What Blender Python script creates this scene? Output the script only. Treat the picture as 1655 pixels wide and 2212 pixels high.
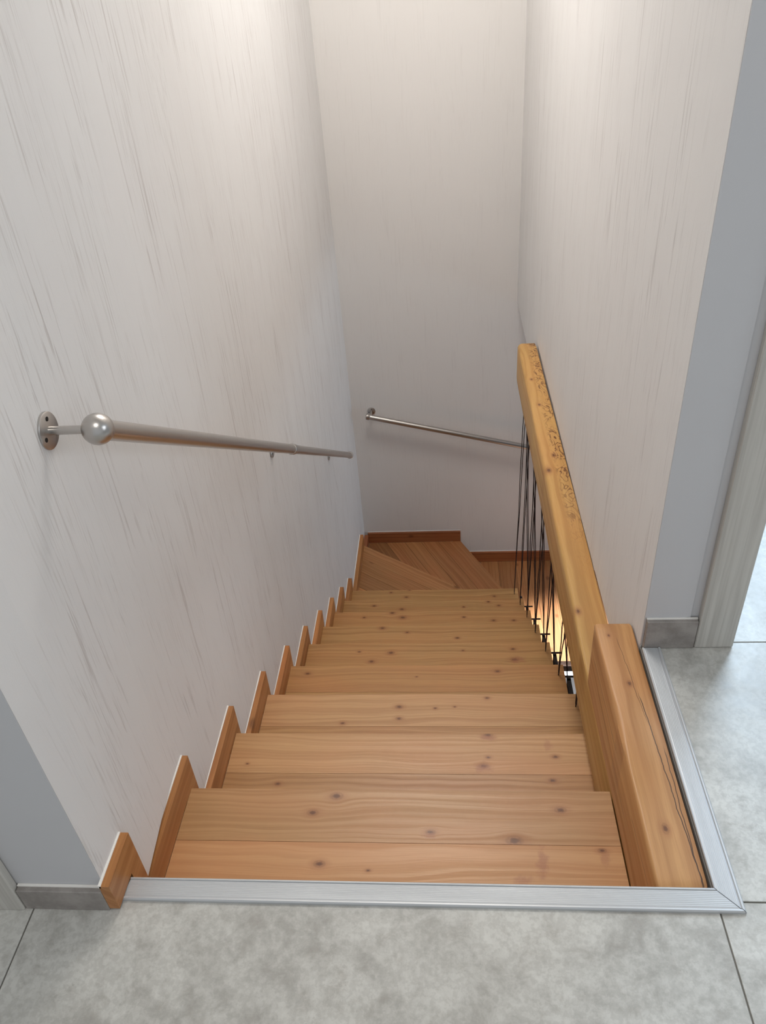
import bpy, bmesh, math, random
from mathutils import Matrix, Vector
random.seed(7)
D = bpy.data
COL = bpy.context.scene.collection
for o in list(D.objects): D.objects.remove(o)
sc = bpy.context.scene

# ------------------------------------------------------------------ camera
cam_d = D.cameras.new('camera'); cam = D.objects.new('camera', cam_d); COL.objects.link(cam)
RX, RY, RZ = 0.9543, -0.0856, 0.1071
rot = Matrix.Rotation(RZ, 4, 'Z') @ Matrix.Rotation(RX, 4, 'X') @ Matrix.Rotation(RY, 4, 'Z')
cam.matrix_world = Matrix.Translation((0.5369, -0.6257, 1.1478)) @ rot
cam_d.sensor_fit = 'VERTICAL'; cam_d.sensor_height = 36.0
cam_d.lens = 36.0 * 1654.1 / 2212.0
cam_d.clip_start = 0.02; cam_d.clip_end = 60
sc.camera = cam

# ------------------------------------------------------------------ world and lights
w = D.worlds.new('world'); sc.world = w; w.use_nodes = True
w.node_tree.nodes['Background'].inputs[0].default_value = (0.90, 0.95, 1.0, 1)
w.node_tree.nodes['Background'].inputs[1].default_value = 0.62

def area(name, loc, target, sx, sy, power, colr):
    l = D.lights.new(name, 'AREA'); l.shape = 'RECTANGLE'; l.size = sx; l.size_y = sy
    l.energy = power; l.color = colr
    o = D.objects.new(name, l); COL.objects.link(o); o.location = loc
    o.rotation_euler = (Vector(target) - Vector(loc)).to_track_quat('-Z', 'Y').to_euler()
    return o
area('stairwell_lamp_light', (0.45, 2.0, 2.38), (0.45, 2.0, 0), 0.8, 0.8, 35, (1.0, 0.965, 0.92))
area('landing_lamp_light', (0.5, -0.9, 2.38), (0.5, -0.9, 0), 0.7, 0.7, 12, (1.0, 0.97, 0.93))
area('side_window_light', (3.1, -0.5, 1.45), (0.6, 0.1, 0.1), 1.0, 1.2, 20, (0.84, 0.92, 1.0))
area('next_room_window_light', (1.9, 2.3, 1.5), (1.25, 0.2, 0), 0.9, 1.1, 85, (0.66, 0.83, 1.0))
sl = D.lights.new('lower_room_downlight', 'SPOT'); sl.energy = 1100; sl.color = (0.74, 0.84, 1.0); sl.spot_size = math.radians(38); sl.spot_blend = 0.8; sl.shadow_soft_size = 0.08
so = D.objects.new('lower_room_downlight', sl); COL.objects.link(so); so.location = (1.33, 2.52, -0.43); so.rotation_euler = (Vector((1.31, 2.54, -2.25)) - Vector(so.location)).to_track_quat('-Z', 'Y').to_euler()
area('lower_window_light', (3.2, 2.95, -1.35), (0.0, 3.0, -1.2), 0.6, 0.7, 16, (0.66, 0.83, 1.0))
sc.view_settings.view_transform = 'Standard'; sc.view_settings.look = 'None'
sc.view_settings.exposure = -0.16; sc.view_settings.gamma = 1.0
sc.view_settings.use_curve_mapping = False

# ------------------------------------------------------------------ material helpers
class NT:
    def __init__(s, name):
        s.m = D.materials.new(name); s.m.use_nodes = True; s.t = s.m.node_tree
        s.n = s.t.nodes; s.b = s.n['Principled BSDF']
    def add(s, typ, **kw):
        nd = s.n.new(typ)
        for k, v in kw.items(): setattr(nd, k, v)
        return nd
    def put(s, sock, v):
        if v is None: return
        if hasattr(v, 'is_linked') or isinstance(v, bpy.types.NodeSocket): s.t.links.new(v, sock)
        else: sock.default_value = v
    def math(s, op, a, b=None, c=None, clamp=False):
        nd = s.add('ShaderNodeMath', operation=op, use_clamp=clamp)
        s.put(nd.inputs[0], a); s.put(nd.inputs[1], b); s.put(nd.inputs[2], c)
        return nd.outputs[0]
    def vmath(s, op, a, b=None):
        nd = s.add('ShaderNodeVectorMath', operation=op)
        s.put(nd.inputs[0], a); s.put(nd.inputs[1], b)
        return nd.outputs[1] if op in ('LENGTH', 'DISTANCE', 'DOT_PRODUCT') else nd.outputs[0]
    def mix(s, f, a, b, blend='MIX'):
        nd = s.add('ShaderNodeMix', data_type='RGBA', blend_type=blend)
        s.put(nd.inputs[0], f); s.put(nd.inputs[6], a); s.put(nd.inputs[7], b)
        return nd.outputs[2]
    def ss(s, x, lo, hi, a=0.0, b=1.0):
        nd = s.add('ShaderNodeMapRange', interpolation_type='SMOOTHSTEP')
        s.put(nd.inputs[0], x); nd.inputs[1].default_value = lo; nd.inputs[2].default_value = hi
        nd.inputs[3].default_value = a; nd.inputs[4].default_value = b
        return nd.outputs[0]
    def noise(s, vec, scale=1.0, detail=3.0, rough=0.55, dist=0.0):
        nd = s.add('ShaderNodeTexNoise'); s.put(nd.inputs['Vector'], vec)
        nd.inputs['Scale'].default_value = scale; nd.inputs['Detail'].default_value = detail
        nd.inputs['Roughness'].default_value = rough; nd.inputs['Distortion'].default_value = dist
        return nd.outputs[0]
    def bump(s, h, strength, dist):
        nd = s.add('ShaderNodeBump'); s.put(nd.inputs['Height'], h)
        nd.inputs['Strength'].default_value = strength; nd.inputs['Distance'].default_value = dist
        s.t.links.new(nd.outputs[0], s.b.inputs['Normal'])
    def obj(s): return s.add('ShaderNodeTexCoord').outputs['Object']
    def col(s, c): s.put(s.b.inputs['Base Color'], c)
    def set(s, **kw):
        for k, v in kw.items(): s.put(s.b.inputs[k.replace('_', ' ')], v)

def srgb(r, g, b):
    f = lambda c: (c/255/12.92) if c/255 <= 0.04045 else ((c/255+0.055)/1.055)**2.4
    return (f(r), f(g), f(b), 1)

def wood_mat(name, light=(189,145,96), dark=(160,113,68), knots=(), stains=(), voro=True, extra=None, rough=0.36, ring=95.0, vary=0.16, z_axis=False):
    """pine; local x runs along the grain. knots: (x, y, r) in local metres on the top face."""
    t = NT(name); P = t.obj()
    sep = t.add('ShaderNodeSeparateXYZ'); t.put(sep.inputs[0], P)
    x, y, z = sep.outputs
    rnd = t.add('ShaderNodeObjectInfo').outputs['Random']
    off = t.add('ShaderNodeCombineXYZ'); t.put(off.inputs[0], t.math('MULTIPLY', rnd, 37.0)); t.put(off.inputs[1], t.math('MULTIPLY', rnd, 19.0)); t.put(off.inputs[2], t.math('MULTIPLY', rnd, 7.0))
    PO = t.vmath('ADD', P, off.outputs[0])
    f = y; kmask = None
    kd = []
    for (kx, ky, r) in knots:
        r = r*0.85
        dx = t.math('MULTIPLY', t.math('SUBTRACT', x, kx), 0.62); dy = t.math('SUBTRACT', y, ky)
        d = t.math('SQRT', t.math('ADD', t.math('MULTIPLY', dx, dx), t.math('MULTIPLY', dy, dy)))
        dd = t.math('DIVIDE', d, r)
        ex = t.math('EXPONENT', t.math('MULTIPLY', t.math('MULTIPLY', t.math('MULTIPLY', dx, 0.55/0.62*1.0), t.math('DIVIDE', dx, r*r)), -0.25))
        ey = t.math('EXPONENT', t.math('MULTIPLY', t.math('MULTIPLY', dy, dy), -0.18/(r*r)))
        g = t.math('MULTIPLY', ex, ey)
        f = t.math('SUBTRACT', f, t.math('MULTIPLY', t.math('MULTIPLY', dy, g), 0.75))
        m = t.ss(t.math('ADD', dd, t.math('MULTIPLY', t.math('SUBTRACT', t.noise(P, 160, 2), 0.5), 0.9)), 0.45, 1.1, 1.0, 0.0)
        halo = t.ss(dd, 0.5, 3.0, 0.5, 0.0)
        kd.append((m, halo, dd))
    wob = t.noise(t.vmath('MULTIPLY', PO, (2.2, 9, 9)), 1.0, 2.0)
    f = t.math('ADD', f, t.math('MULTIPLY', t.math('SUBTRACT', wob, 0.5), 0.055))
    f = t.math('ADD', f, t.math('MULTIPLY', z, 0.8))
    gv = t.add('ShaderNodeCombineXYZ'); t.put(gv.inputs[0], t.math('ADD', t.math('MULTIPLY', x, 0.8), t.math('MULTIPLY', rnd, 11.0))); t.put(gv.inputs[1], t.math('MULTIPLY', f, ring)); t.put(gv.inputs[2], t.math('MULTIPLY', rnd, 5.0))
    rings = t.noise(gv.outputs[0], 1.0, 2.5, 0.6)
    rings = t.ss(rings, 0.36, 0.66)
    fib = t.noise(t.vmath('MULTIPLY', PO, (14, 500, 500)), 1.0, 2.0)
    big = t.noise(t.vmath('MULTIPLY', PO, (3.0, 10, 10)), 1.0, 2.0)
    c = t.mix(t.math('MULTIPLY', rings, 0.8), srgb(*light), srgb(*dark))
    c = t.mix(t.ss(fib, 0.4, 0.75, 0, 0.22), c, srgb(dark[0]-18, dark[1]-16, dark[2]-10))
    c = t.mix(t.ss(big, 0.35, 0.75, 0, 0.30), c, srgb(light[0]+4, light[1]-18, light[2]-14))
    # per-board tone
    tone = t.add('ShaderNodeMapRange'); t.put(tone.inputs[0], t.math('FRACT', t.math('MULTIPLY', rnd, 13.7))); tone.inputs[3].default_value = 1-vary; tone.inputs[4].default_value = 1+vary*0.5
    hsv = t.add('ShaderNodeHueSaturation'); t.put(hsv.inputs['Value'], tone.outputs[0]); t.put(hsv.inputs['Color'], c); c = hsv.outputs[0]
    if voro:
        v = t.add('ShaderNodeTexVoronoi', feature='F1'); t.put(v.inputs['Vector'], t.vmath('MULTIPLY', PO, (5.5, 9.0, 9.0))); v.inputs['Scale'].default_value = 1.0
        c = t.mix(t.ss(v.outputs['Distance'], 0.055, 0.16, 0.62, 0.0), c, srgb(92, 52, 26))
    for m, halo, dd in kd:
        c = t.mix(halo, c, srgb(156, 100, 60))
        rg = t.ss(dd, 0.2, 0.9, 0.95, 0.6)
        c = t.mix(t.math('MULTIPLY', m, rg), c, srgb(104, 64, 38))
        ed = t.math('MULTIPLY', t.ss(dd, 0.72, 1.0), t.ss(dd, 1.0, 1.45, 1.0, 0.0))
        c = t.mix(t.math('MULTIPLY', ed, 0.28), c, srgb(112, 70, 42))
    for (sx, sy, a, b, s_) in stains:
        q = t.vmath('MULTIPLY', t.vmath('SUBTRACT', P, (sx, sy, 0)), (1/a, 1/b, 0))
        dn = t.math('ADD', t.vmath('LENGTH', q), t.math('MULTIPLY', t.math('SUBTRACT', t.noise(P, 60, 3), 0.5), 2.2))
        c = t.mix(t.ss(dn, 0.2, 1.1, s_, 0.0), c, srgb(158, 100, 72))
    if extra: c = extra(t, P, (x, y, z), c)
    t.col(c); t.set(Roughness=t.ss(rings, 0, 1, rough, rough+0.07), Specular_IOR_Level=0.42)
    t.bump(t.math('ADD', fib, t.math('MULTIPLY', rings, 0.6)), 0.18, 0.0006)
    return t.m

def plaster(name, base, streak, amount=1.0, fine=0.5):
    t = NT(name); P = t.obj()
    w1 = t.noise(t.vmath('MULTIPLY', P, (3, 3, 1.2)), 1.0, 2.0)
    warp = t.add('ShaderNodeCombineXYZ'); t.put(warp.inputs[1], t.math('MULTIPLY', w1, 0.05)); t.put(warp.inputs[0], t.math('MULTIPLY', w1, 0.05))
    Q = t.vmath('ADD', P, warp.outputs[0])
    a = t.noise(t.vmath('MULTIPLY', Q, (105, 105, 3.6)), 1.0, 4.0, 0.66)
    b = t.noise(t.vmath('MULTIPLY', Q, (270, 270, 8.0)), 1.0, 3.0, 0.6)
    grit = t.noise(P, 420, 2.0)
    msk = t.ss(t.noise(t.vmath('MULTIPLY', P, (9, 9, 2.2)), 1.0, 3.0), 0.42, 0.62)
    s1 = t.math('MULTIPLY', t.ss(a, 0.54, 0.66), msk)
    s2 = t.math('MULTIPLY', t.ss(b, 0.52, 0.72), t.ss(t.noise(t.vmath('MULTIPLY', P, (13, 13, 3.0)), 1.0, 2.0), 0.42, 0.62))
    s = t.math('ADD', t.math('MULTIPLY', s1, 0.62), t.math('MULTIPLY', s2, fine), clamp=True)
    s = t.math('MULTIPLY', s, amount)
    c = t.mix(s, srgb(*base), srgb(*streak))
    cl = t.noise(t.vmath('MULTIPLY', P, (9, 9, 3)), 1.0, 3.0)
    c = t.mix(t.ss(cl, 0.3, 0.7, 0, 0.10*amount), c, srgb(base[0]-16, base[1]-21, base[2]-21))
    t.col(c); t.set(Roughness=0.62, Specular_IOR_Level=0.25)
    t.bump(t.math('SUBTRACT', t.math('MULTIPLY', grit, 0.25), s), 0.35, 0.0012)
    return t.m

def paint(name, c, rough=0.6):
    t = NT(name); P = t.obj()
    t.col(t.mix(t.ss(t.noise(P, 5, 3), 0.3, 0.7, 0, 0.06), srgb(*c), srgb(c[0]-25, c[1]-25, c[2]-25)))
    t.set(Roughness=rough, Specular_IOR_Level=0.3); t.bump(t.noise(P, 260, 2), 0.12, 0.0006)
    return t.m

def metal(name, c, rough, axis=(4, 300, 300), metallic=1.0):
    t = NT(name); P = t.obj()
    n = t.noise(t.vmath('MULTIPLY', P, axis), 1.0, 3.0)
    t.col(t.mix(n, srgb(*c), srgb(c[0]-30, c[1]-30, c[2]-30)))
    t.set(Metallic=metallic, Roughness=t.ss(n, 0.2, 0.8, rough-0.05, rough+0.08)); t.bump(n, 0.08, 0.0003)
    return t.m

def tile_mat():
    t = NT('concrete_look_tile'); P = t.obj()
    rnd = t.add('ShaderNodeObjectInfo').outputs['Random']
    off = t.add('ShaderNodeCombineXYZ'); t.put(off.inputs[0], t.math('MULTIPLY', rnd, 31.0)); t.put(off.inputs[1], t.math('MULTIPLY', rnd, 17.0))
    Q = t.vmath('ADD', P, off.outputs[0])
    n1 = t.noise(Q, 6.0, 6.0, 0.66, 0.5); n2 = t.noise(Q, 30, 6.0, 0.72, 0.3); n3 = t.noise(Q, 130, 3.0, 0.6)
    c = t.mix(t.ss(n1, 0.36, 0.64), srgb(166, 164, 158), srgb(198, 197, 191))
    c = t.mix(t.ss(n2, 0.40, 0.68, 0, 0.5), c, srgb(210, 209, 203))
    c = t.mix(t.ss(n2, 0.32, 0.48, 0.4, 0), c, srgb(152, 146, 138))
    c = t.mix(t.ss(n3, 0.40, 0.58, 0.25, 0), c, srgb(146, 143, 137))
    t.col(c); t.set(Roughness=t.ss(n2, 0.3, 0.7, 0.34, 0.46), Specular_IOR_Level=0.5)
    t.bump(t.math('ADD', n2, t.math('MULTIPLY', n3, 0.5)), 0.1, 0.0006)
    return t.m

def laminate(name, c1, c2):
    t = NT(name); P = t.obj()
    n = t.noise(t.vmath('MULTIPLY', P, (60, 60, 1.6)), 1.0, 4.0, 0.6); n2 = t.noise(t.vmath('MULTIPLY', P, (260, 260, 5)), 1.0, 2.0)
    c = t.mix(t.ss(n, 0.35, 0.68), srgb(*c1), srgb(*c2)); c = t.mix(t.ss(n2, 0.5, 0.7, 0, 0.3), c, srgb(c2[0]-18, c2[1]-18, c2[2]-18))
    t.col(c); t.set(Roughness=0.5); t.bump(n2, 0.15, 0.0005)
    return t.m

M = {}
M['wall'] = plaster('scratched_plaster', (228, 227, 226), (188, 182, 178), 1.0)
M['wall_right'] = plaster('scratched_plaster_warm', (229, 227, 225), (186, 181, 177), 0.8)
M['wall_back'] = plaster('combed_plaster', (222, 219, 216), (200, 195, 191), 0.4)
M['paint'] = paint('grey_paint', (198, 198, 200))
M['white'] = paint('white_paint', (232, 230, 226))
M['caulk'] = paint('white_caulk', (235, 232, 226), 0.5)
M['tile'] = tile_mat()
M['grout'] = paint('grey_grout', (118, 116, 110), 0.9)
M['slab'] = paint('slab_concrete', (150, 146, 140), 0.9)
t = NT('brushed_stainless'); t.col(srgb(190, 186, 182)); t.set(Metallic=1.0, Roughness=0.30); M['steel'] = t.m
M['alu'] = metal('brushed_aluminium_x', (208, 210, 212), 0.45, (3, 60, 60), 0.35)
M['alu_y'] = metal('brushed_aluminium_y', (206, 209, 212), 0.45, (60, 3, 60), 0.35)
M['black'] = metal('black_steel', (52, 44, 42), 0.5, (40, 40, 40), 0.3)
M['dark'] = paint('dark_socket', (30, 26, 24), 0.6)
M['cord'] = paint('brown_black_cord', (52, 34, 30), 0.8)
M['laminate'] = laminate('grey_oak_laminate', (196, 193, 186), (176, 172, 165))
M['lower_floor'] = paint('cream_lower_floor', (232, 222, 214), 0.35)
M['tread'] = wood_mat('pine_tread')
M['skirt'] = wood_mat('pine_skirting', (188, 132, 78), (156, 100, 52), ring=60)
M['winder'] = wood_mat('pine_winder', (178, 124, 78), (146, 94, 54), vary=0.34)
M['redwood'] = wood_mat('pine_back_skirting', (160, 100, 60), (126, 72, 40), ring=60)

# ------------------------------------------------------------------ mesh helpers
def link(name, me, m, parent=None, mw=None):
    o = D.objects.new(name, me); COL.objects.link(o)
    if m: me.materials.append(m)
    if parent: o.parent = parent
    if mw is not None: o.matrix_world = mw if not parent else mw
    return o
def bm_obj(name, bm, m, parent=None, mw=None, smooth=False):
    bmesh.ops.recalc_face_normals(bm, faces=bm.faces)
    me = D.meshes.new(name); bm.to_mesh(me); bm.free()
    if smooth:
        for p in me.polygons: p.use_smooth = True
        me.set_sharp_from_angle(angle=math.radians(40))
    o = D.objects.new(name, me); COL.objects.link(o); me.materials.append(m)
    if mw is not None: o.matrix_basis = mw
    if parent: o.parent = parent
    return o
def box(bm, x0, x1, y0, y1, z0, z1):
    r = bmesh.ops.create_cube(bm, size=1.0)
    for v in r['verts']:
        v.co = Vector(((x0+x1)/2 + v.co.x*(x1-x0), (y0+y1)/2 + v.co.y*(y1-y0), (z0+z1)/2 + v.co.z*(z1-z0)))
    return r['verts']
def bevel(bm, w_, seg=1):
    es = [e for e in bm.edges if len(e.link_faces) == 2 and e.calc_face_angle(0) > 0.6]
    bmesh.ops.bevel(bm, geom=es, offset=w_, segments=seg, affect='EDGES', profile=0.6)
def box_obj(name, x0, x1, y0, y1, z0, z1, m, parent=None, bev=0.0, center=False):
    bm = bmesh.new()
    if center:
        cx, cy, cz = (x0+x1)/2, (y0+y1)/2, (z0+z1)/2
        box(bm, x0-cx, x1-cx, y0-cy, y1-cy, z0-cz, z1-cz); mw = Matrix.Translation((cx, cy, cz))
    else: box(bm, x0, x1, y0, y1, z0, z1); mw = None
    if bev: bevel(bm, bev)
    return bm_obj(name, bm, m, parent, mw)
def prism(bm, poly, z0, z1):
    a = [bm.verts.new((p[0], p[1], z0)) for p in poly]; b = [bm.verts.new((p[0], p[1], z1)) for p in poly]
    n = len(poly); bm.faces.new(a[::-1]); bm.faces.new(b)
    for i in range(n): bm.faces.new((a[i], a[(i+1) % n], b[(i+1) % n], b[i]))
def prism_yz(bm, poly, x0, x1):
    a = [bm.verts.new((x0, p[0], p[1])) for p in poly]; b = [bm.verts.new((x1, p[0], p[1])) for p in poly]
    n = len(poly); bm.faces.new(a[::-1]); bm.faces.new(b)
    for i in range(n): bm.faces.new((a[i], a[(i+1) % n], b[(i+1) % n], b[i]))
def board(name, poly, ztop, thick, ang, m, parent, bev=0.0015, origin=None, gap=0.0):
    """wood board cut to polygon (world xy), its local x along angle ang"""
    c = Vector((sum(p[0] for p in poly)/len(poly), sum(p[1] for p in poly)/len(poly))) if origin is None else Vector(origin)
    mw = Matrix.Translation((c.x, c.y, ztop)) @ Matrix.Rotation(ang, 4, 'Z'); inv = mw.inverted()
    lp = [inv @ Vector((p[0], p[1], ztop)) for p in poly]
    bm = bmesh.new(); prism(bm, lp, -thick, 0)
    if bev: bevel(bm, bev, 2)
    return bm_obj(name, bm, m, parent, mw)
def clip(poly, p0, nrm):
    out = []
    for i in range(len(poly)):
        a, b = poly[i], poly[(i+1) % len(poly)]
        da = (a[0]-p0[0])*nrm[0]+(a[1]-p0[1])*nrm[1]; db = (b[0]-p0[0])*nrm[0]+(b[1]-p0[1])*nrm[1]
        if da >= 0: out.append(a)
        if (da > 0 and db < 0) or (da < 0 and db > 0):
            t_ = da/(da-db); out.append((a[0]+(b[0]-a[0])*t_, a[1]+(b[1]-a[1])*t_))
    r = []
    for p in out:
        if not r or math.dist(p, r[-1]) > 1e-4: r.append(p)
    if len(r) > 1 and math.dist(r[0], r[-1]) < 1e-4: r.pop()
    return r
def empty(name, loc=(0, 0, 0)):
    o = D.objects.new(name, None); COL.objects.link(o); o.location = loc; o.empty_display_size = 0.05
    return o
def tag(o, label, cat, group=None, kind=None):
    o['label'] = label; o['category'] = cat
    if group: o['group'] = group
    if kind: o['kind'] = kind
    return o
def tube(bm, pts, r, seg=16, cap=True):
    pts = [Vector(p) for p in pts]; rings = []
    rr = r if isinstance(r, (list, tuple)) else [r]*len(pts)
    up = None
    for i, p in enumerate(pts):
        d = (pts[min(i+1, len(pts)-1)] - pts[max(i-1, 0)]).normalized()
        if up is None: up = Vector((0, 0, 1)) if abs(d.z) < 0.9 else Vector((1, 0, 0))
        u = d.cross(up).normalized(); v = u.cross(d).normalized(); up = v
        rings.append([bm.verts.new(p + (u*math.cos(a)+v*math.sin(a))*rr[i]) for a in [2*math.pi*k/seg for k in range(seg)]])
    for i in range(len(rings)-1):
        for k in range(seg):
            bm.faces.new((rings[i][k], rings[i][(k+1) % seg], rings[i+1][(k+1) % seg], rings[i+1][k]))
    if cap: bm.faces.new(rings[0][::-1]); bm.faces.new(rings[-1])
def tube_obj(name, pts, r, m, parent=None, seg=16):
    bm = bmesh.new(); tube(bm, pts, r, seg); return bm_obj(name, bm, m, parent, smooth=True)

# ------------------------------------------------------------------ dimensions
G, R_, Y1 = 0.279, 0.18, 0.287            # going, riser, first nosing
XR = 0.888                                # free end of the treads
nos = lambda k: Y1 + (k-1)*G
YB = 3.43                                 # back wall
XW = 0.913                                # right stairwell wall
HC = 2.45                                 # ceiling
ZL = -2.88                                # lower floor
lx = lambda y: -0.014 - 0.0065*max(0.0, y-0.3)   # left wall surface

# ------------------------------------------------------------------ walls, ceiling
def wall_poly(name, poly, z0, z1, m, label):
    bm = bmesh.new(); prism(bm, poly, z0, z1)
    return tag(bm_obj(name, bm, m), label, 'wall', kind='structure')
bm = bmesh.new()
prism(bm, [(-0.004, -0.04), (-0.0135, 0.02), (-0.0138, 0.27), (lx(YB), YB), (-0.16, YB), (-0.16, -0.04)], ZL, -0.1)
prism(bm, [(0.0035, -0.04), (0.0042, 0.04), (-0.0138, 0.27), (lx(YB), YB), (-0.16, YB), (-0.16, -0.04)], -0.1, HC)
tag(bm_obj('wall_left', bm, M['wall']), 'white plaster wall with vertical scratches on the left of the stairs', 'wall', kind='structure')
wall_poly('wall_front_left', [(-2.0, -0.0409), (-2.0, 0.10), (-0.161, 0.10), (-0.161, -0.0402), (0.0033, -0.0402), (0.0033, -0.0409)], -0.3, HC, M['paint'], 'plain grey painted wall left of the stairs, by the left door')
wall_poly('wall_back', [(-0.2, YB), (-0.2, YB+0.14), (3.4, YB+0.14), (3.4, YB)], ZL, HC, M['wall_back'], 'smooth beige wall at the far end of the stairwell')
bm = bmesh.new()
prism(bm, [(XW, 0.505), (XW, 1.2), (0.925, YB), (1.06, YB), (1.06, 0.66), (1.0, 0.66), (1.0, 0.505)], -0.184, HC)
wr = tag(bm_obj('wall_right', bm, M['wall_right']), 'white scratched plaster wall right of the stairs, above the long beam', 'wall', kind='structure')
# lower strip of that wall beyond the beam
bm = bmesh.new(); prism(bm, [(0.9155, 1.2), (0.925, YB), (1.06, YB), (1.06, 1.2)], -0.372, -0.1843); bm_obj('wall_lower_edge', bm, M['wall_right'], wr)
# plain wall facing the camera on the right, with the door opening from x=1.085
bm = bmesh.new(); box(bm, 1.0, 1.082, 0.506, 0.62, -0.0, HC); box(bm, 1.95, 3.2, 0.506, 0.62, 0.0, HC); box(bm, 1.082, 1.95, 0.506, 0.62, 2.0, HC)
tag(bm_obj('wall_front_right', bm, M['paint']), 'plain grey painted wall between the scratched wall and the right door', 'wall', kind='structure')
box_obj('wall_front_right_strip', XW+0.0005, 1.0, 0.503, 0.506, 0.0, HC, M['paint'], D.objects['wall_front_right'])
wall_poly('wall_side', [(3.2, -2.2), (3.34, -2.2), (3.34, 2.4), (3.2, 2.4)], 0, HC, M['paint'], 'plain wall at the far right side of the landing')
wall_poly('wall_next_room', [(1.06, 2.4), (1.06, 2.5), (3.34, 2.5), (3.34, 2.4)], 0, HC, M['paint'], 'grey blue wall seen through the right doorway')
bm = bmesh.new(); box(bm, -2.0, 3.4, -2.2, YB+0.14, HC, HC+0.1)
tag(bm_obj('ceiling', bm, M['white']), 'white ceiling above the landing and stairwell', 'ceiling', kind='structure')

# ------------------------------------------------------------------ floor: slab, grout bed and tiles
fl = empty('floor'); tag(fl, 'grey concrete-look tiled landing floor around the stair opening', 'floor', kind='structure')
bm = bmesh.new()
box(bm, -2.0, 3.34, -2.2, -0.004, -0.26, -0.009); box(bm, XW+0.001, 3.34, -0.004, 0.506, -0.26, -0.009); box(bm, 1.06, 3.34, 0.506, 2.4, -0.26, -0.009)
bm_obj('slab', bm, M['slab'], fl)
bm = bmesh.new()
box(bm, -1.9, 3.2, -2.2, -0.006, -0.009, -0.0022); box(bm, XW+0.003, 3.2, -0.006, 0.503, -0.009, -0.0022); box(bm, 1.082, 3.2, 0.503, 2.4, -0.009, -0.0022)
bm_obj('grout', bm, M['grout'], fl)
xs_ = [-2.186, -1.153, -0.12, 0.9135, 1.946, 2.979, 3.2]; ys_ = [-2.123, -1.597, -1.071, -0.545, -0.019, 0.507, 1.033, 1.559, 2.085, 2.4]
jt = 0.0012
for i in range(len(xs_)-1):
    for j in range(len(ys_)-1):
        x0, x1, y0, y1 = xs_[i]+jt, xs_[i+1]-jt, ys_[j]+jt, ys_[j+1]-jt
        if x1 < XW+0.01 and y0 > -0.03: continue
        if y0 > 0.4: x0 = max(x0, 1.084)
        if x1 < 0 and y1 > -0.04: y1 = -0.041
        if x0 >= XW and x0 < 0.93 and y0 > -0.03: x0 = XW+0.004
        box_obj('tile', x0, x1, y0, y1, -0.0085, 0.0, M['tile'], fl, 0.0006, center=True)

# lower storey
tag(box_obj('floor_lower', -0.2, 3.4, 0.0, YB+0.14, ZL-0.1, ZL, M['lower_floor']), 'pale cream floor of the storey below, seen through the cords', 'floor', kind='structure')
wl = tag(box_obj('wall_lower_side', 1.022, 2.4, 2.46, 2.495, ZL, -2.24, M['white']), 'white wall closing the side of the lower flight', 'wall', kind='structure')
tag(box_obj('wall_lower_right', 3.26, 3.4, 0.0, YB, ZL, -0.26, M['white']), 'white wall of the lower room below the landing', 'wall', kind='structure')
tag(box_obj('wall_lower_front', -0.2, 3.4, -0.14, -0.005, ZL, -0.26, M['white']), 'white wall of the lower room under the landing edge', 'wall', kind='structure')
bm = bmesh.new(); box(bm, 1.061, 3.4, 2.4, YB, -0.4, -0.26)
tag(bm_obj('ceiling_lower', bm, M['white']), 'white ceiling of the lower room', 'ceiling', kind='structure')

# ------------------------------------------------------------------ skirting
bl = empty('baseboard_left'); tag(bl, 'stepped pine skirting climbing the left wall beside the treads', 'baseboard', kind='structure')
HS = 0.068; pk = lambda k: 0.036 + G*k
def skirt(name, poly, x0, x1, m, parent, grain=0.0):
    cy = sum(p[0] for p in poly)/len(poly); cz = sum(p[1] for p in poly)/len(poly)
    # local x = world y, local y = world z, local z = world x
    mw = Matrix(((0, 0, 1, x0), (1, 0, 0, cy), (0, 1, 0, cz), (0, 0, 0, 1)))
    bm = bmesh.new(); prism(bm, [(p[0]-cy, p[1]-cz) for p in poly], 0, x1-x0); bevel(bm, 0.002, 2)
    return bm_obj(name, bm, m, parent, mw)
XI = lambda k: (0.020 if k == 0 else 0.0012 - 0.0008*k)
for k in range(0, 11):
    zt = HS - R_*k; z0 = -R_*k + 0.0005
    x1 = XI(k); x0 = lx(nos(k))+0.0003 if k else 0.0045
    y0 = -0.052 if k == 0 else pk(k-1) + 0.0008
    y1 = pk(k) if k < 10 else 3.176
    rz = y1 - 0.058
    poly = [(y0, z0), (y0, zt), (y1, zt), (y1, z0-R_+0.001), (rz, z0-R_+0.001), (rz, z0)]
    if k == 0: poly = [(y0, 0.0065), (y0, zt), (y1, zt), (y1, -R_+0.0015), (0.004, -R_+0.0015), (0.004, 0.0065)]
    if k == 10: poly = [(y0, z0), (y0, zt), (y1, zt), (y1, z0-R_+0.001), (y1-0.02, z0-R_+0.001), (y1-0.02, z0)]
    skirt('skirting_board', poly, x0, x1, M['skirt'], bl)
    bm = bmesh.new(); box(bm, x0-0.0015, x0+0.0028, y0, y1, zt-0.004, zt+0.0018)
    bm_obj('caulk', bm, M['caulk'], bl)
skirt('skirting_board', [(3.178, -1.98+0.0005), (3.178, -1.98+HS), (YB-0.022, -1.98+HS), (YB-0.022, -1.98+0.0005)], lx(3.3)+0.0003, -0.008, M['redwood'], bl)
bb = empty('baseboard_back'); tag(bb, 'reddish pine skirting along the far wall stepping down right', 'baseboard', kind='structure')
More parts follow.
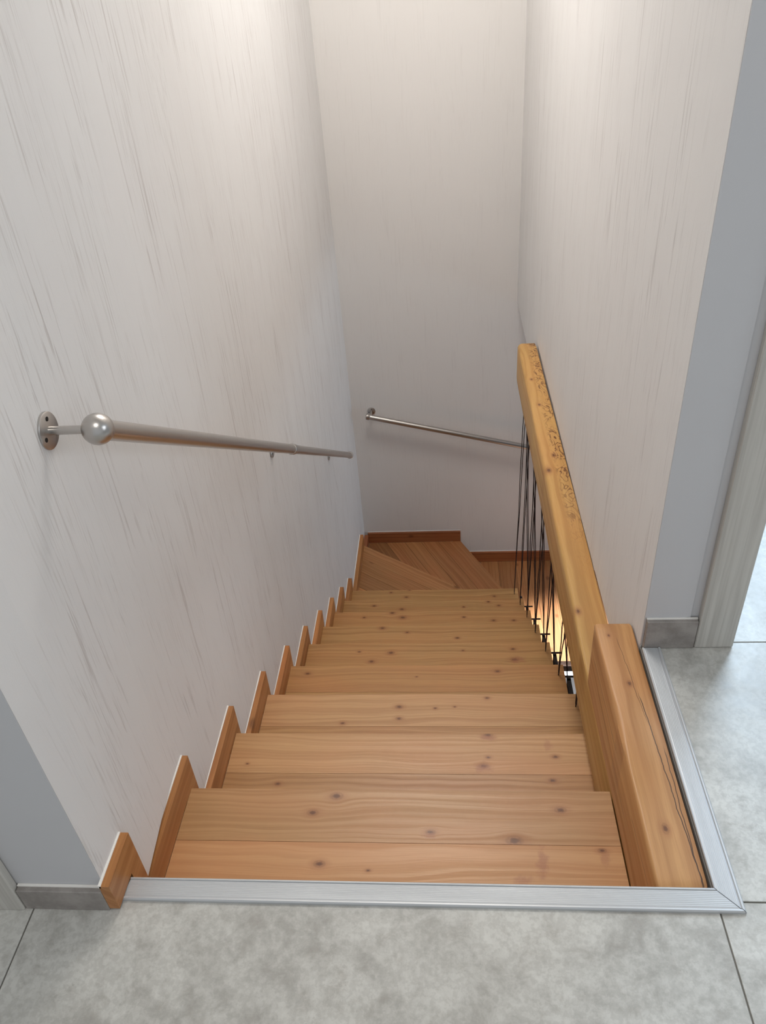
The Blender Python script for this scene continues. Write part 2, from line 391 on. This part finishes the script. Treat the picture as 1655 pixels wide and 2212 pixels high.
def bskirt(x0, x1, z0, z1, drop):
    cx, cz = (x0+x1)/2, (z0+z1)/2
    mw = Matrix(((1, 0, 0, cx), (0, 0, 1, YB-0.0205), (0, 1, 0, cz), (0, 0, 0, 1)))
    poly = [(x0-cx, z0-cz), (x0-cx, z1-cz), (x1-cx, z1-cz), (x1-cx, z0-drop-cz), (x1-0.05-cx, z0-drop-cz), (x1-0.05-cx, z0-cz)]
    bm = bmesh.new(); prism(bm, poly, 0, 0.02); bevel(bm, 0.002, 2)
    bm_obj('skirting_board', bm, M['redwood'], bb, mw)
    bm = bmesh.new(); box(bm, x0, x1, YB-0.003, YB-0.0003, z1-0.003, z1+0.002); bm_obj('caulk', bm, M['caulk'], bb)
ZS = lambda k: -R_*k + 0.075
bskirt(-0.012, 0.602, -1.98+0.0005, ZS(11), R_-0.001); bskirt(0.604, 1.33, -2.16+0.0005, ZS(12), R_-0.001)
bskirt(1.332, 1.61, -2.34+0.0005, ZS(13), R_-0.001); bskirt(1.612, 1.89, -2.52+0.0005, ZS(14), R_-0.001)
# stoneware skirting beside the doors
def stone(name, x0, x1, y0, y1, z1, label):
    r = box_obj(name, x0, x1, y0, y1, 0.0003, z1, M['base_tile'], None, 0.001)
    tag(r, label, 'baseboard', kind='structure')
    bm = bmesh.new(); box(bm, x0, x1, y1-0.004, y1, z1, z1+0.002); bm_obj('caulk', bm, M['caulk'], r)
    return r
t = NT('stoneware_skirting'); P = t.obj(); n = t.noise(P, 28, 5, 0.65)
t.col(t.mix(t.ss(n, 0.3, 0.7), srgb(132, 126, 121), srgb(158, 152, 147))); t.set(Roughness=0.45); t.bump(n, 0.1, 0.0005); M['base_tile'] = t.m
stone('baseboard_front_left', -0.131, 0.0035, -0.0525, -0.0412, 0.052, 'short grey stone skirting tile left of the metal edge strip')
stone('baseboard_front_right', 0.9165, 1.0135, 0.491, 0.5025, 0.072, 'short grey stone skirting tile beside the right door frame')

# ------------------------------------------------------------------ door frames
def door_frame(name, x0, x1, yf, yb_, label, hinge):
    d = empty(name, (0, 0, 0)); tag(d, label, 'door frame', kind='structure')
    box_obj('casing', x0, x1, yf-0.014, yf, 0.0004, 2.06, M['laminate'], d, 0.002, center=True)
    return d
d1 = door_frame('door_1', 1.0155, 1.090, 0.506, 0.62, 'pale grey wood-grain door frame on the right of the landing', 1)
box_obj('jamb', 1.0825, 1.089, 0.5065, 0.6195, 0.0004, 2.0, M['laminate'], d1, 0.0, center=True)
box_obj('casing', 1.94, 2.02, 0.492, 0.5055, 0.0004, 2.06, M['laminate'], d1, 0.002, center=True)
box_obj('casing_head', 1.0905, 1.9395, 0.492, 0.5055, 1.985, 2.06, M['laminate'], d1, 0.002, center=True)
d2 = door_frame('door_2', -0.215, -0.1325, -0.0412, 0.1, 'pale grey wood-grain door frame at the far left edge', -1)
box_obj('door_leaf', -1.0, -0.2155, -0.050, -0.0415, 0.008, 2.0, M['laminate'], d2, 0.001, center=True)

# ------------------------------------------------------------------ metal edge strips
def profile(w_):
    """cross-section (across, height): flat strip, raised lips and fine ribs"""
    p = [(0, 0.0002), (0, 0.0042), (0.0012, 0.0052), (0.0028, 0.0052), (0.0036, 0.0034)]
    n = 9; a, b = 0.0045, w_-0.0075
    for i in range(n):
        u = a+(b-a)*i/n; s = (b-a)/n
        p += [(u, 0.0037), (u+s*0.25, 0.0040), (u+s*0.7, 0.0040), (u+s*0.95, 0.0037)]
    p += [(w_-0.0058, 0.0034), (w_-0.0045, 0.0056), (w_-0.0022, 0.0058), (w_-0.0004, 0.0040), (w_, 0.0002)]
    return p
W = 0.036
def strip(name, m, f0, f1, label):
    prof = profile(W); bm = bmesh.new()
    a = [bm.verts.new(f0(u, h)) for u, h in prof]; b = [bm.verts.new(f1(u, h)) for u, h in prof]
    n = len(prof)
    for i in range(n): bm.faces.new((a[i], a[(i+1) % n], b[(i+1) % n], b[i]))
    bm.faces.new(a[::-1]); bm.faces.new(b)
    return tag(bm_obj(name, bm, m), label, 'edge trim', kind='structure')
strip('trim_1', M['alu'], lambda u, h: (0.0205 - 0.02*u/W*0.2, -u-0.001, h), lambda u, h: (XW+u-0.0006, -u-0.001, h), 'ribbed silver metal strip across the top of the stairs')
strip('trim_2', M['alu_y'], lambda u, h: (XW+0.0006+u, -u-0.0004, h), lambda u, h: (XW+0.0006+u, 0.4895, h), 'ribbed silver metal strip along the right side, mitred at the corner')

# ------------------------------------------------------------------ staircase
st = empty('staircase', (0.44, 0, ZL)); tag(st, 'winding staircase of honey coloured pine treads between the walls', 'staircase')
st_inv = Vector(st.location)
def sp(o):   # parent to staircase keeping place
    return o
KN = {1: [(0.3,0.272,0.0085),(0.257,0.235,0.007),(0.733,0.246,0.007),(0.486,0.197,0.006),(0.641,0.182,0.010),(0.283,0.131,0.007),(0.797,0.165,0.005),(0.374,0.120,0.003)],
2: [(0.615,0.562,0.007),(0.6,0.475,0.007),(0.752,0.438,0.006),(0.128,0.424,0.005),(0.766,0.501,0.005),(0.612,0.499,0.004),(0.046,0.478,0.003)],
3: [(0.382,0.8,0.007),(0.383,0.759,0.006),(0.228,0.743,0.005),(0.483,0.795,0.004),(0.537,0.8,0.003),(0.628,0.831,0.005)],
4: [(0.677,1.097,0.007),(0.059,1.091,0.007),(0.417,1.075,0.003)],
5: [(0.309,1.356,0.009),(0.24,1.313,0.008),(0.191,1.362,0.005),(0.755,1.318,0.010),(0.753,1.37,0.007),(0.572,1.365,0.004)],
6: [(0.554,1.61,0.007),(0.35,1.644,0.006),(0.246,1.67,0.009)],
7: [(0.311,1.923,0.011),(0.719,1.898,0.008),(0.809,1.897,0.007),(0.588,1.921,0.007),(0.135,1.926,0.006),(0.263,1.954,0.009)],
8: [(0.148,2.199,0.008),(0.715,2.219,0.007),(0.765,2.191,0.007),(0.288,2.173,0.009),(0.593,2.184,0.006)],
9: [(0.207,2.501,0.006),(0.292,2.462,0.008),(0.762,2.46,0.007),(0.307,2.52,0.007)]}
STN = {1: [(0.688,0.140,0.012,0.040,0.55),(0.65,0.108,0.020,0.012,0.5),(0.80,0.150,0.014,0.018,0.4),(0.486,0.190,0.02,0.007,0.4)],
2: [(0.60,0.470,0.022,0.018,0.45),(0.752,0.53,0.012,0.022,0.35),(0.615,0.555,0.02,0.010,0.5)], 5: [(0.77,1.318,0.03,0.02,0.4)]}
TH = 0.042
def parent_keep(o, p):
    o.parent = p; o.matrix_parent_inverse = Matrix.Translation(-Vector(p.location)) if p.parent is None else Matrix.Identity(4)
def tread_empty(x, y, z):
    e = empty('tread', (x, y, z)); e.parent = st; e.location = Vector((x, y, z)) - st_inv
    return e, Vector((x, y, z))
def tread_boards(k, polys, ang, mat=None, cuts=None):
    z = -R_*k
    e, base = tread_empty(polys[0][0][0], polys[0][0][1], z)
    for i, pl in enumerate(polys):
        c = (sum(p[0] for p in pl)/len(pl), sum(p[1] for p in pl)/len(pl))
        m = mat or M['tread']
        if k in KN and mat is None and i < 2:
            ys0, ys1 = min(p[1] for p in pl)-0.006, max(p[1] for p in pl)+0.006
            kk = [(a-c[0], b-c[1], r) for a, b, r in KN[k] if ys0 < b < ys1]
            ss_ = [(a-c[0], b-c[1], q, w2, s2) for a, b, q, w2, s2 in STN.get(k, []) if ys0 < b < ys1+0.004]
            pal = {(1,0): ((183,142,96),(164,121,76)), (1,1): ((197,150,102),(181,131,84)), (2,0): ((196,152,104),(173,127,80)), (2,1): ((177,132,85),(156,111,67)),
                   (3,0): ((196,153,106),(173,128,83)), (3,1): ((183,139,90),(161,115,70)), (4,0): ((185,138,86),(162,115,68))}.get((k, i), ((183,140,88),(155,112,64)))
            m = wood_mat('pine_board_%d_%d' % (k, i), pal[0], pal[1], knots=kk, stains=ss_, voro=False, vary=0.02, ring=130)
        o = board('board', pl, z, TH, ang, m, None, 0.0012 if i else 0.0030)
        o.parent = e; o.location = Vector(o.location) - base
    return e
FW, SW = 0.113, 0.112
JG = 0.0004
for k in range(1, 10):
    xe = 0.832 if k == 1 else XR
    xl = XI(k) + 0.0004; yn = nos(k); yb0 = yn - G - 0.028 + 0.0005
    if k == 1: yb0 = 0.008
    pr = [[(xl, yn-FW+JG), (xe, yn-FW+JG), (xe, yn), (xl, yn)], [(xl, yn-FW-SW+JG), (xe, yn-FW-SW+JG), (xe, yn-FW-JG), (xl, yn-FW-JG)],
          [(xl, yb0), (xe, yb0), (xe, yn-FW-SW-JG), (xl, yn-FW-SW-JG)]]
    if k == 1: pr = [pr[0], [(xl, yb0), (xe, yb0), (xe, yn-FW-0.0004-0.005*0), (xl, yn-FW-0.0004)]]
    tread_boards(k, pr, 0)
    # riser under the nosing
    zr0, zr1 = -R_*(k+1)+0.0006, -R_*k-TH-0.0004
    r_ = board('riser', [(xl, yn-0.050), (xe, yn-0.050), (xe, yn-0.0295), (xl, yn-0.0295)], zr1, zr1-zr0, 0, M['tread'], None, 0.0008)
    r_.parent = st; r_.location = Vector(r_.location) - st_inv
o = board('riser', [(0.022, 0.0), (0.832, 0.0), (0.832, 0.0065), (0.022, 0.0065)], -0.0105, 0.168, 0, M['tread'], None, 0.0005); o.parent = st; o.location = Vector(o.location) - st_inv

def winder(k, region, p0, p1, widths, mat):
    """region polygon (the tread), nosing line p0->p1; boards parallel to it, laid from the nosing backwards"""
    d = Vector((p1[0]-p0[0], p1[1]-p0[1])).normalized(); n = Vector((d.y, -d.x))    # towards the back (uphill)
    if n.dot(Vector((0.6, 2.4)) - Vector(p0)) < 0: n = -n
    polys = []; s = 0
    for wd in widths:
        a = (p0[0]+n.x*(s+0.0007), p0[1]+n.y*(s+0.0007)); b = (p0[0]+n.x*(s+wd-0.0007), p0[1]+n.y*(s+wd-0.0007))
        pl = clip(clip(region, a, (n.x, n.y)), b, (-n.x, -n.y))
        if len(pl) >= 3: polys.append(pl)
        s += wd
    return tread_boards(k, polys, math.atan2(d.y, d.x), mat)
L10 = ((-0.012, 3.158), (0.888, 2.522)); L11 = ((0.587, 3.440), (1.02, 2.586))
def off(L, s):
    d = Vector((L[1][0]-L[0][0], L[1][1]-L[0][1])).normalized(); n = Vector((d.y, -d.x))
    if n.dot(Vector((0.6, 2.2))-Vector(L[0])) < 0: n = -n
    return ((L[0][0]+n.x*s, L[0][1]+n.y*s), (L[1][0]+n.x*s, L[1][1]+n.y*s)), n
L, n10 = off(L10, 0.0)
reg10 = clip([(XI(10)+0.0005, 2.492), (XR, 2.492), (XR, 3.4), (XI(10)+0.0005, 3.4)], L10[0], (n10.x, n10.y))
winder(10, reg10, L10[0], L10[1], [0.105, 0.108, 0.11, 0.11, 0.11, 0.11], wood_mat('pine_winder_light', (184, 134, 86), (154, 104, 60), vary=0.28))
L, n11 = off(L11, 0.0); Lb, _ = off(L10, 0.028)
box11 = [(-0.006, 2.50), (1.018, 2.50), (1.018, YB-0.021), (-0.006, YB-0.021)]
reg11 = clip(clip(box11, L11[0], (n11.x, n11.y)), Lb[0], (-n10.x, -n10.y))
winder(11, reg11, L11[0], L11[1], [0.135, 0.10, 0.095, 0.11, 0.11, 0.11, 0.11], M['winder'])
Lc, _ = off(L11, 0.028)
reg12 = clip([(0.45, 2.50), (1.31, 2.50), (1.31, YB-0.021), (0.45, YB-0.021)], Lc[0], (-n11.x, -n11.y))
winder(12, reg12, (1.31, 2.5), (1.31, 3.4), [0.115, 0.115, 0.115, 0.115, 0.115, 0.115, 0.12], M['winder'])
for k, x1 in ((13, 1.589), (14, 1.868), (15, 2.147)):
    reg = [(x1-G-0.028, 2.50), (x1, 2.50), (x1, YB-0.021), (x1-G-0.028, YB-0.021)]
    winder(k, reg, (x1, 2.5), (x1, 3.4), [0.113, 0.112, 0.1], M['winder'])
def line_riser(L_, z_hi, z_lo, nn):
    a, b = L_[0], L_[1]
    pl = [(a[0]+nn.x*0.050, a[1]+nn.y*0.050), (b[0]+nn.x*0.050, b[1]+nn.y*0.050), (b[0]+nn.x*0.030, b[1]+nn.y*0.030), (a[0]+nn.x*0.030, a[1]+nn.y*0.030)]
    pl = clip(clip(pl, (XI(10)+0.001, 0), (1, 0)), (1.015, 0), (-1, 0)); pl = clip(pl, (0, YB-0.022), (0, -1)); pl = clip(pl, (0, 2.5), (0, 1))
    o = board('riser', pl, z_hi, z_hi-z_lo, math.atan2(b[1]-a[1], b[0]-a[0]), M['winder'], None, 0.0006); o.parent = st; o.location = Vector(o.location) - st_inv
line_riser(L10, -1.8-TH-0.0005, -1.98+0.0006, n10); line_riser(L11, -1.98-TH-0.0005, -2.16+0.0006, n11)
for k, x1 in ((12, 1.31), (13, 1.589), (14, 1.868), (15, 2.147)):
    o = board('riser', [(x1-0.05, 2.50), (x1-0.03, 2.50), (x1-0.03, YB-0.021), (x1-0.05, YB-0.021)], -R_*k-TH-0.0005, R_-TH-0.0015, math.pi/2, M['winder'], None, 0.0006); o.parent = st; o.location = Vector(o.location) - st_inv
# black steel saw-tooth stringer under the free ends
def add_to_stair(o): o.parent = st; o.location = Vector(o.location) - st_inv; return o
bm = bmesh.new()
for k in range(2, 10):
    yn, z = nos(k), -R_*k-TH
    box(bm, 0.901, 0.913, yn-G-0.012, yn-0.012, z-0.008, z-0.001)
    box(bm, 0.901, 0.913, yn-0.0285, yn-0.0205, z-R_+TH*0, z-0.001)
add_to_stair(bm_obj('steel_stringer', bm, M['black']))
for k in range(2, 9):
    yn, z = nos(k), -R_*k-TH
    bm = bmesh.new(); box(bm, 0.840, 0.935, yn-0.0118, yn-0.006, z-0.007, z-0.001); bevel(bm, 0.0008)
    add_to_stair(bm_obj('steel_bracket', bm, M['black']))
    bm = bmesh.new(); box(bm, 0.9135, 0.931, yn-0.203, yn-0.197, z-0.008, z-0.001); add_to_stair(bm_obj('steel_lug', bm, M['black']))

# ------------------------------------------------------------------ timber beams
def beam(name, x0, x1, y0, y1, zt, zb, m, wane, seed, label, cat):
    rnd = random.Random(seed); N = 60
    ph = [rnd.uniform(0, 6.3) for _ in range(12)]
    bm = bmesh.new(); rings = []; cx, cz, cy = (x0+x1)/2, zt, (y0+y1)/2
    def wv(y, i, s=1.0): return (math.sin(y*5.1*s+ph[i])*0.5+math.sin(y*11.3*s+ph[i+1])*0.3+math.sin(y*23*s+ph[i+2])*0.2)
    for j in range(N+1):
        u = j/N; y = y0+(y1-y0)*u
        en = min(1.0, min(u*(y1-y0), (1-u)*(y1-y0))/0.012); en = 0.75+0.25*math.sqrt(max(0, en))
        wl_ = wane*(1.0+0.75*wv(y, 0)); wr_ = wane*(0.35+0.25*wv(y, 3)); bw = 0.004
        sx = 0.0018*wv(y, 6); sk = 0.004*wv(y, 2, 1.5)*(wane/0.0065); dz = 0.0016*wv(y, 8, 0.6)
        xx0, xx1 = x0+sx*0.5+0.001, x1-0.0003
        pts = [(xx0+bw, zb), (xx0, zb+bw), (xx0, zt-wl_*1.3), (xx0+wl_*0.28+max(0, sk)*0.6, zt-wl_*0.5), (xx0+wl_*0.8+max(0, sk), zt-wl_*0.08+dz*0.5), (xx0+wl_*1.3+max(0, sk), zt+dz),
               (xx1-wr_*1.3, zt+dz*0.6), (xx1-wr_*0.6, zt-wr_*0.12), (xx1-wr_*0.15, zt-wr_*0.5), (xx1, zt-wr_*1.2), (xx1, zb+bw), (xx1-bw, zb)]
        mx, mz = (x0+x1)/2, (zt+zb)/2
        rings.append([bm.verts.new((y-cy, -(mx+(px-mx)*(1-(1-en)*0.25)-cx), mz+(pz-mz)*(1-(1-en)*0.12)-cz)) for px, pz in pts])
    n = 12
    for j in range(N):
        for i in range(n): bm.faces.new((rings[j][i], rings[j][(i+1) % n], rings[j+1][(i+1) % n], rings[j+1][i]))
    bm.faces.new(rings[0][::-1]); bm.faces.new(rings[-1])
    # local x = world +y
    o = bm_obj(name, bm, m, None, Matrix.Translation((cx, cy, cz)) @ Matrix.Rotation(math.pi/2, 4, 'Z'), smooth=True)
    return tag(o, label, cat)

def crack_fn(cracks, color=(58, 34, 18)):
    """thin drying cracks along the grain: (lx0, lx1, y at both, z-face flag, width)"""
    def f(t, P, xyz, c):
        x, y, z = xyz
        for (a, b, ya, yb_, wdt, face) in cracks:
            u = t.math('DIVIDE', t.math('SUBTRACT', x, a), b-a)
            line = t.math('ADD', t.math('MULTIPLY', u, yb_-ya), ya)
            wn = t.math('MULTIPLY', t.math('SUBTRACT', t.noise(t.vmath('MULTIPLY', P, (16, 0, 0)), 1.0, 4.0), 0.5), 0.010)
            co = y if face == 'top' else z
            dd = t.math('ABSOLUTE', t.math('SUBTRACT', co, t.math('ADD', line, wn)))
            m = t.ss(dd, wdt*0.4, wdt*1.1, 0.95, 0.0)
            m = t.math('MULTIPLY', m, t.math('MULTIPLY', t.ss(u, 0.0, 0.08), t.ss(u, 0.9, 1.0, 1, 0)))
            if face == 'top': m = t.math('MULTIPLY', m, t.ss(z, -0.02, -0.008))
            else: m = t.math('MULTIPLY', m, t.ss(y, 0.03, 0.037))
            c = t.mix(m, c, srgb(*color))
        return c
    return f
def rail_extra(t, P, xyz, c):
    x, y, z = xyz
    # beetle marks and wane scars on the outer half of the far end
    n1 = t.noise(t.vmath('MULTIPLY', P, (15, 26, 26)), 1.0, 1.0, 0.5, 2.2)
    sq = t.ss(t.math('ABSOLUTE', t.math('SUBTRACT', n1, 0.5)), 0.018, 0.06, 1.0, 0.0)
    reg = t.math('MULTIPLY', t.ss(x, -0.35, 0.25), t.ss(t.math('ADD', y, t.math('MULTIPLY', t.noise(P, 9, 2), 0.03)), 0.0, 0.024, 1.0, 0.0))
    reg = t.math('MULTIPLY', reg, t.ss(t.noise(t.vmath('MULTIPLY', P, (9, 9, 9)), 1.0, 2.0), 0.36, 0.52))
    c = t.mix(t.math('MULTIPLY', t.math('MULTIPLY', sq, reg), 0.95), c, srgb(104, 60, 28))
    return c
lb_mat = wood_mat('old_beam_timber', (196, 155, 92), (166, 122, 64), knots=[(0.22, 0.022, 0.010), (-0.43, 0.026, 0.007), (0.31, -0.004, 0.007), (0.87, 0.012, 0.006), (0.66, 0.005, 0.006)], voro=False, extra=rail_extra, rough=0.42, ring=45, vary=0.02)
nb_mat = wood_mat('beam_offcut_timber', (192, 145, 94), (156, 108, 62), knots=[(0.12, -0.002, 0.005), (-0.185, 0.002, 0.006), (0.25, 0.014, 0.003)], voro=False,
                  extra=crack_fn([(-0.30, 0.11, -0.033, -0.014, 0.0011, 'top'), (-0.30, -0.02, -0.0305, -0.032, 0.0009, 'top'), (0.02, 0.25, -0.016, 0.0, 0.0005, 'top'),
                                  (0.0, 0.26, -0.06, -0.07, 0.0013, 'side'), (-0.1, 0.2, -0.11, -0.10, 0.0010, 'side'), (-0.28, -0.12, -0.05, -0.06, 0.0010, 'side')]), rough=0.40, ring=40, vary=0.02)
beam('timber_beam', 0.835, 0.9129, 0.012, 2.448, -0.184, -0.339, lb_mat, 0.008, 3, 'long old timber beam with beetle marks along the right wall', 'beam')
beam('timber_block', 0.833, 0.9105, 0.0005, 0.574, -0.008, -0.1825, nb_mat, 0.0065, 11, 'short cracked timber beam lying beside the metal strip on the right', 'beam')

# ------------------------------------------------------------------ cord balustrade
cb = empty('cord_balustrade', (0.88, 1.6, -0.34)); tag(cb, 'row of thin dark cords laced between the long beam and tread ends', 'cord railing')
cbl = Vector(cb.location)
def cbp(o): o.parent = cb; o.location = -cbl; return o
def eye(y, z, x=XR):
    bm = bmesh.new()
    tube(bm, [(x-0.006, y, z), (x+0.006, y, z)], 0.0016, 6)
    c = Vector((x+0.011, y, z)); pts = [c+Vector((0.0058*math.cos(a), 0, 0.0058*math.sin(a))) for a in [2*math.pi*i/12 for i in range(13)]]
    tube(bm, pts, 0.0014, 6, False)
    return cbp(bm_obj('screw_eye', bm, M['black'], smooth=True))
def eye_up(y, z, x):
    bm = bmesh.new()
    tube(bm, [(x, y, z-0.020), (x, y, z-0.0055)], 0.0016, 6)
    c = Vector((x, y, z)); tube(bm, [c+Vector((0, 0.0058*math.cos(a), 0.0058*math.sin(a))) for a in [2*math.pi*i/12 for i in range(13)]], 0.0014, 6, False)
    return cbp(bm_obj('screw_eye', bm, M['black'], smooth=True))
rc = random.Random(5)
def cord(ye, ze, yt0, yt1, xe):
    xt = 0.872
    def seg(a, b, n=7):
        out = []
        for i in range(n+1):
            u = i/n; p = Vector(a).lerp(Vector(b), u); j = 0.0016*math.sin(math.pi*u)
            out.append(p+Vector((rc.uniform(-j, j), rc.uniform(-j, j)*1.6, 0)))
        return out
    zb = -0.336
    l1 = seg((xt, yt0, zb), (xe, ye-0.004, ze+0.02)); l2 = seg((xe, ye+0.004, ze+0.02), (xt, yt1, zb))
    low = [Vector((xe, ye-0.0035, ze+0.004)), Vector((xe, ye, ze-0.0062)), Vector((xe, ye+0.0035, ze+0.004))]
    return cbp(tube_obj('cord', l1+low+l2, 0.0018, M['cord'], seg=7))
for k in range(3, 10):
    for dy, dz, xe in ((-0.045, 0.0155, 0.868), (-0.200, -0.022, 0.926)):
        ye = nos(k)+dy; z = -R_*k+dz
        if k == 3 and dy < -0.1: continue
        eye_up(ye, z, xe)
        top = min(ye, 2.36)
        cord(ye, z, top-0.042, min(top+0.040, 2.43), xe)

# ------------------------------------------------------------------ handrails
hr = empty('handrail', (lx(0.27), 0.267, 0.662)); tag(hr, 'brushed steel handrail with ball end on the left wall', 'handrail')
hl = Vector(hr.location)
def hp(o, par=hr, base=hl): o.parent = par; o.location = Vector(o.location) - base; return o
A = Vector((0.06, 0.267, 0.662)); B = Vector((0.055, 2.567, -0.781)); dr = (B-A).normalized()
at = lambda y: A + (B-A)*((y-A.y)/(B.y-A.y))
hp(tube_obj('tube', [A+dr*0.012, at(1.384)], 0.0150, M['steel'], seg=28))
hp(tube_obj('tube', [at(1.385), B], 0.0142, M['steel'], seg=28))
hp(tube_obj('collar', [at(1.372), at(1.375), at(1.395), at(1.398)], [0.0162, 0.0172, 0.0172, 0.0162], M['steel'], seg=28))
hp(tube_obj('end_cap', [B-dr*0.01, B-dr*0.007, B+dr*0.004, B+dr*0.009], [0.0158, 0.0175, 0.0175, 0.010], M['steel'], seg=28))
bm = bmesh.new(); bmesh.ops.create_uvsphere(bm, u_segments=36, v_segments=24, radius=0.0222)
o = bm_obj('ball', bm, M['steel'], smooth=True); o.location = A; hp(o)
hp(tube_obj('stem', [(lx(0.27)+0.004, 0.267, 0.662), (0.045, 0.267, 0.662)], 0.0062, M['steel'], seg=18))
def plate(x, y, z, r, par, base, th=0.005, n=3, axis='x'):
    prof = [(0.0005, 0.002), (0.0005, r), (th-0.001, r), (th, r-0.0012), (th, 0.002)]
    bm = bmesh.new(); seg = 40; rings = []
    for h, q in prof: rings.append([bm.verts.new((h, q*math.cos(2*math.pi*i/seg), q*math.sin(2*math.pi*i/seg))) for i in range(seg)])
    for i in range(len(prof)-1):
        for s in range(seg): bm.faces.new((rings[i][s], rings[i][(s+1) % seg], rings[i+1][(s+1) % seg], rings[i+1][s]))
    bm.faces.new(rings[0]); bm.faces.new(rings[-1])
    o = bm_obj('wall_plate', bm, M['steel'], smooth=True); o.location = (x, y, z)
    if axis == 'y': o.rotation_euler = (0, 0, -math.pi/2)
    hp(o, par, base)
    for i in range(n):
        a = math.radians(80+360/n*i); bm = bmesh.new()
        tube(bm, [(th-0.0004, 0.64*r*math.cos(a), 0.64*r*math.sin(a)), (th+0.0006, 0.64*r*math.cos(a), 0.64*r*math.sin(a))], 0.0034*r/0.027, 12)
        s_ = bm_obj('screw', bm, M['dark'], smooth=True); s_.parent = o
    return o
YBR = (1.43, 2.44)
plate(lx(0.27)+0.0005, 0.267, 0.662, 0.0265, hr, hl)
for yb_ in YBR:
    c = at(yb_); wx = lx(yb_)
    hp(tube_obj('stem', [(wx+0.003, yb_, c.z), (c.x-0.012, yb_, c.z)], 0.0062, M['steel'], seg=14))
    plate(wx+0.0003, yb_, c.z, 0.0235, hr, hl, 0.005, 3)
# rail on the far wall
h2 = empty('handrail', (0.085, YB, -1.0)); tag(h2, 'thin brushed steel handrail sloping down right on the far wall', 'handrail')
b2 = Vector(h2.location)
A2 = Vector((0.076, YB-0.07, -1.003)); B2 = Vector((1.75, YB-0.07, -1.003-0.257*1.674)); d2_ = (B2-A2).normalized()
hp(tube_obj('tube', [A2, B2], 0.0155, M['steel'], seg=24), h2, b2)
hp(tube_obj('end_cap', [A2-d2_*0.022, A2-d2_*0.018, A2-d2_*0.002, A2+d2_*0.002], [0.012, 0.019, 0.019, 0.0165], M['steel'], seg=24), h2, b2)
hp(tube_obj('stem', [(0.083, YB-0.005, -1.003), (0.083, YB-0.062, -1.003)], 0.0065, M['steel'], seg=14), h2, b2)
plate(0.083, YB-0.0003, -1.0, 0.024, h2, b2, 0.006, 3, 'y')
hp(tube_obj('stem', [(1.55, YB-0.005, -1.385), (1.55, YB-0.062, -1.383)], 0.0065, M['steel'], seg=14), h2, b2)
plate(1.55, YB-0.0003, -1.385, 0.024, h2, b2, 0.006, 3, 'y')
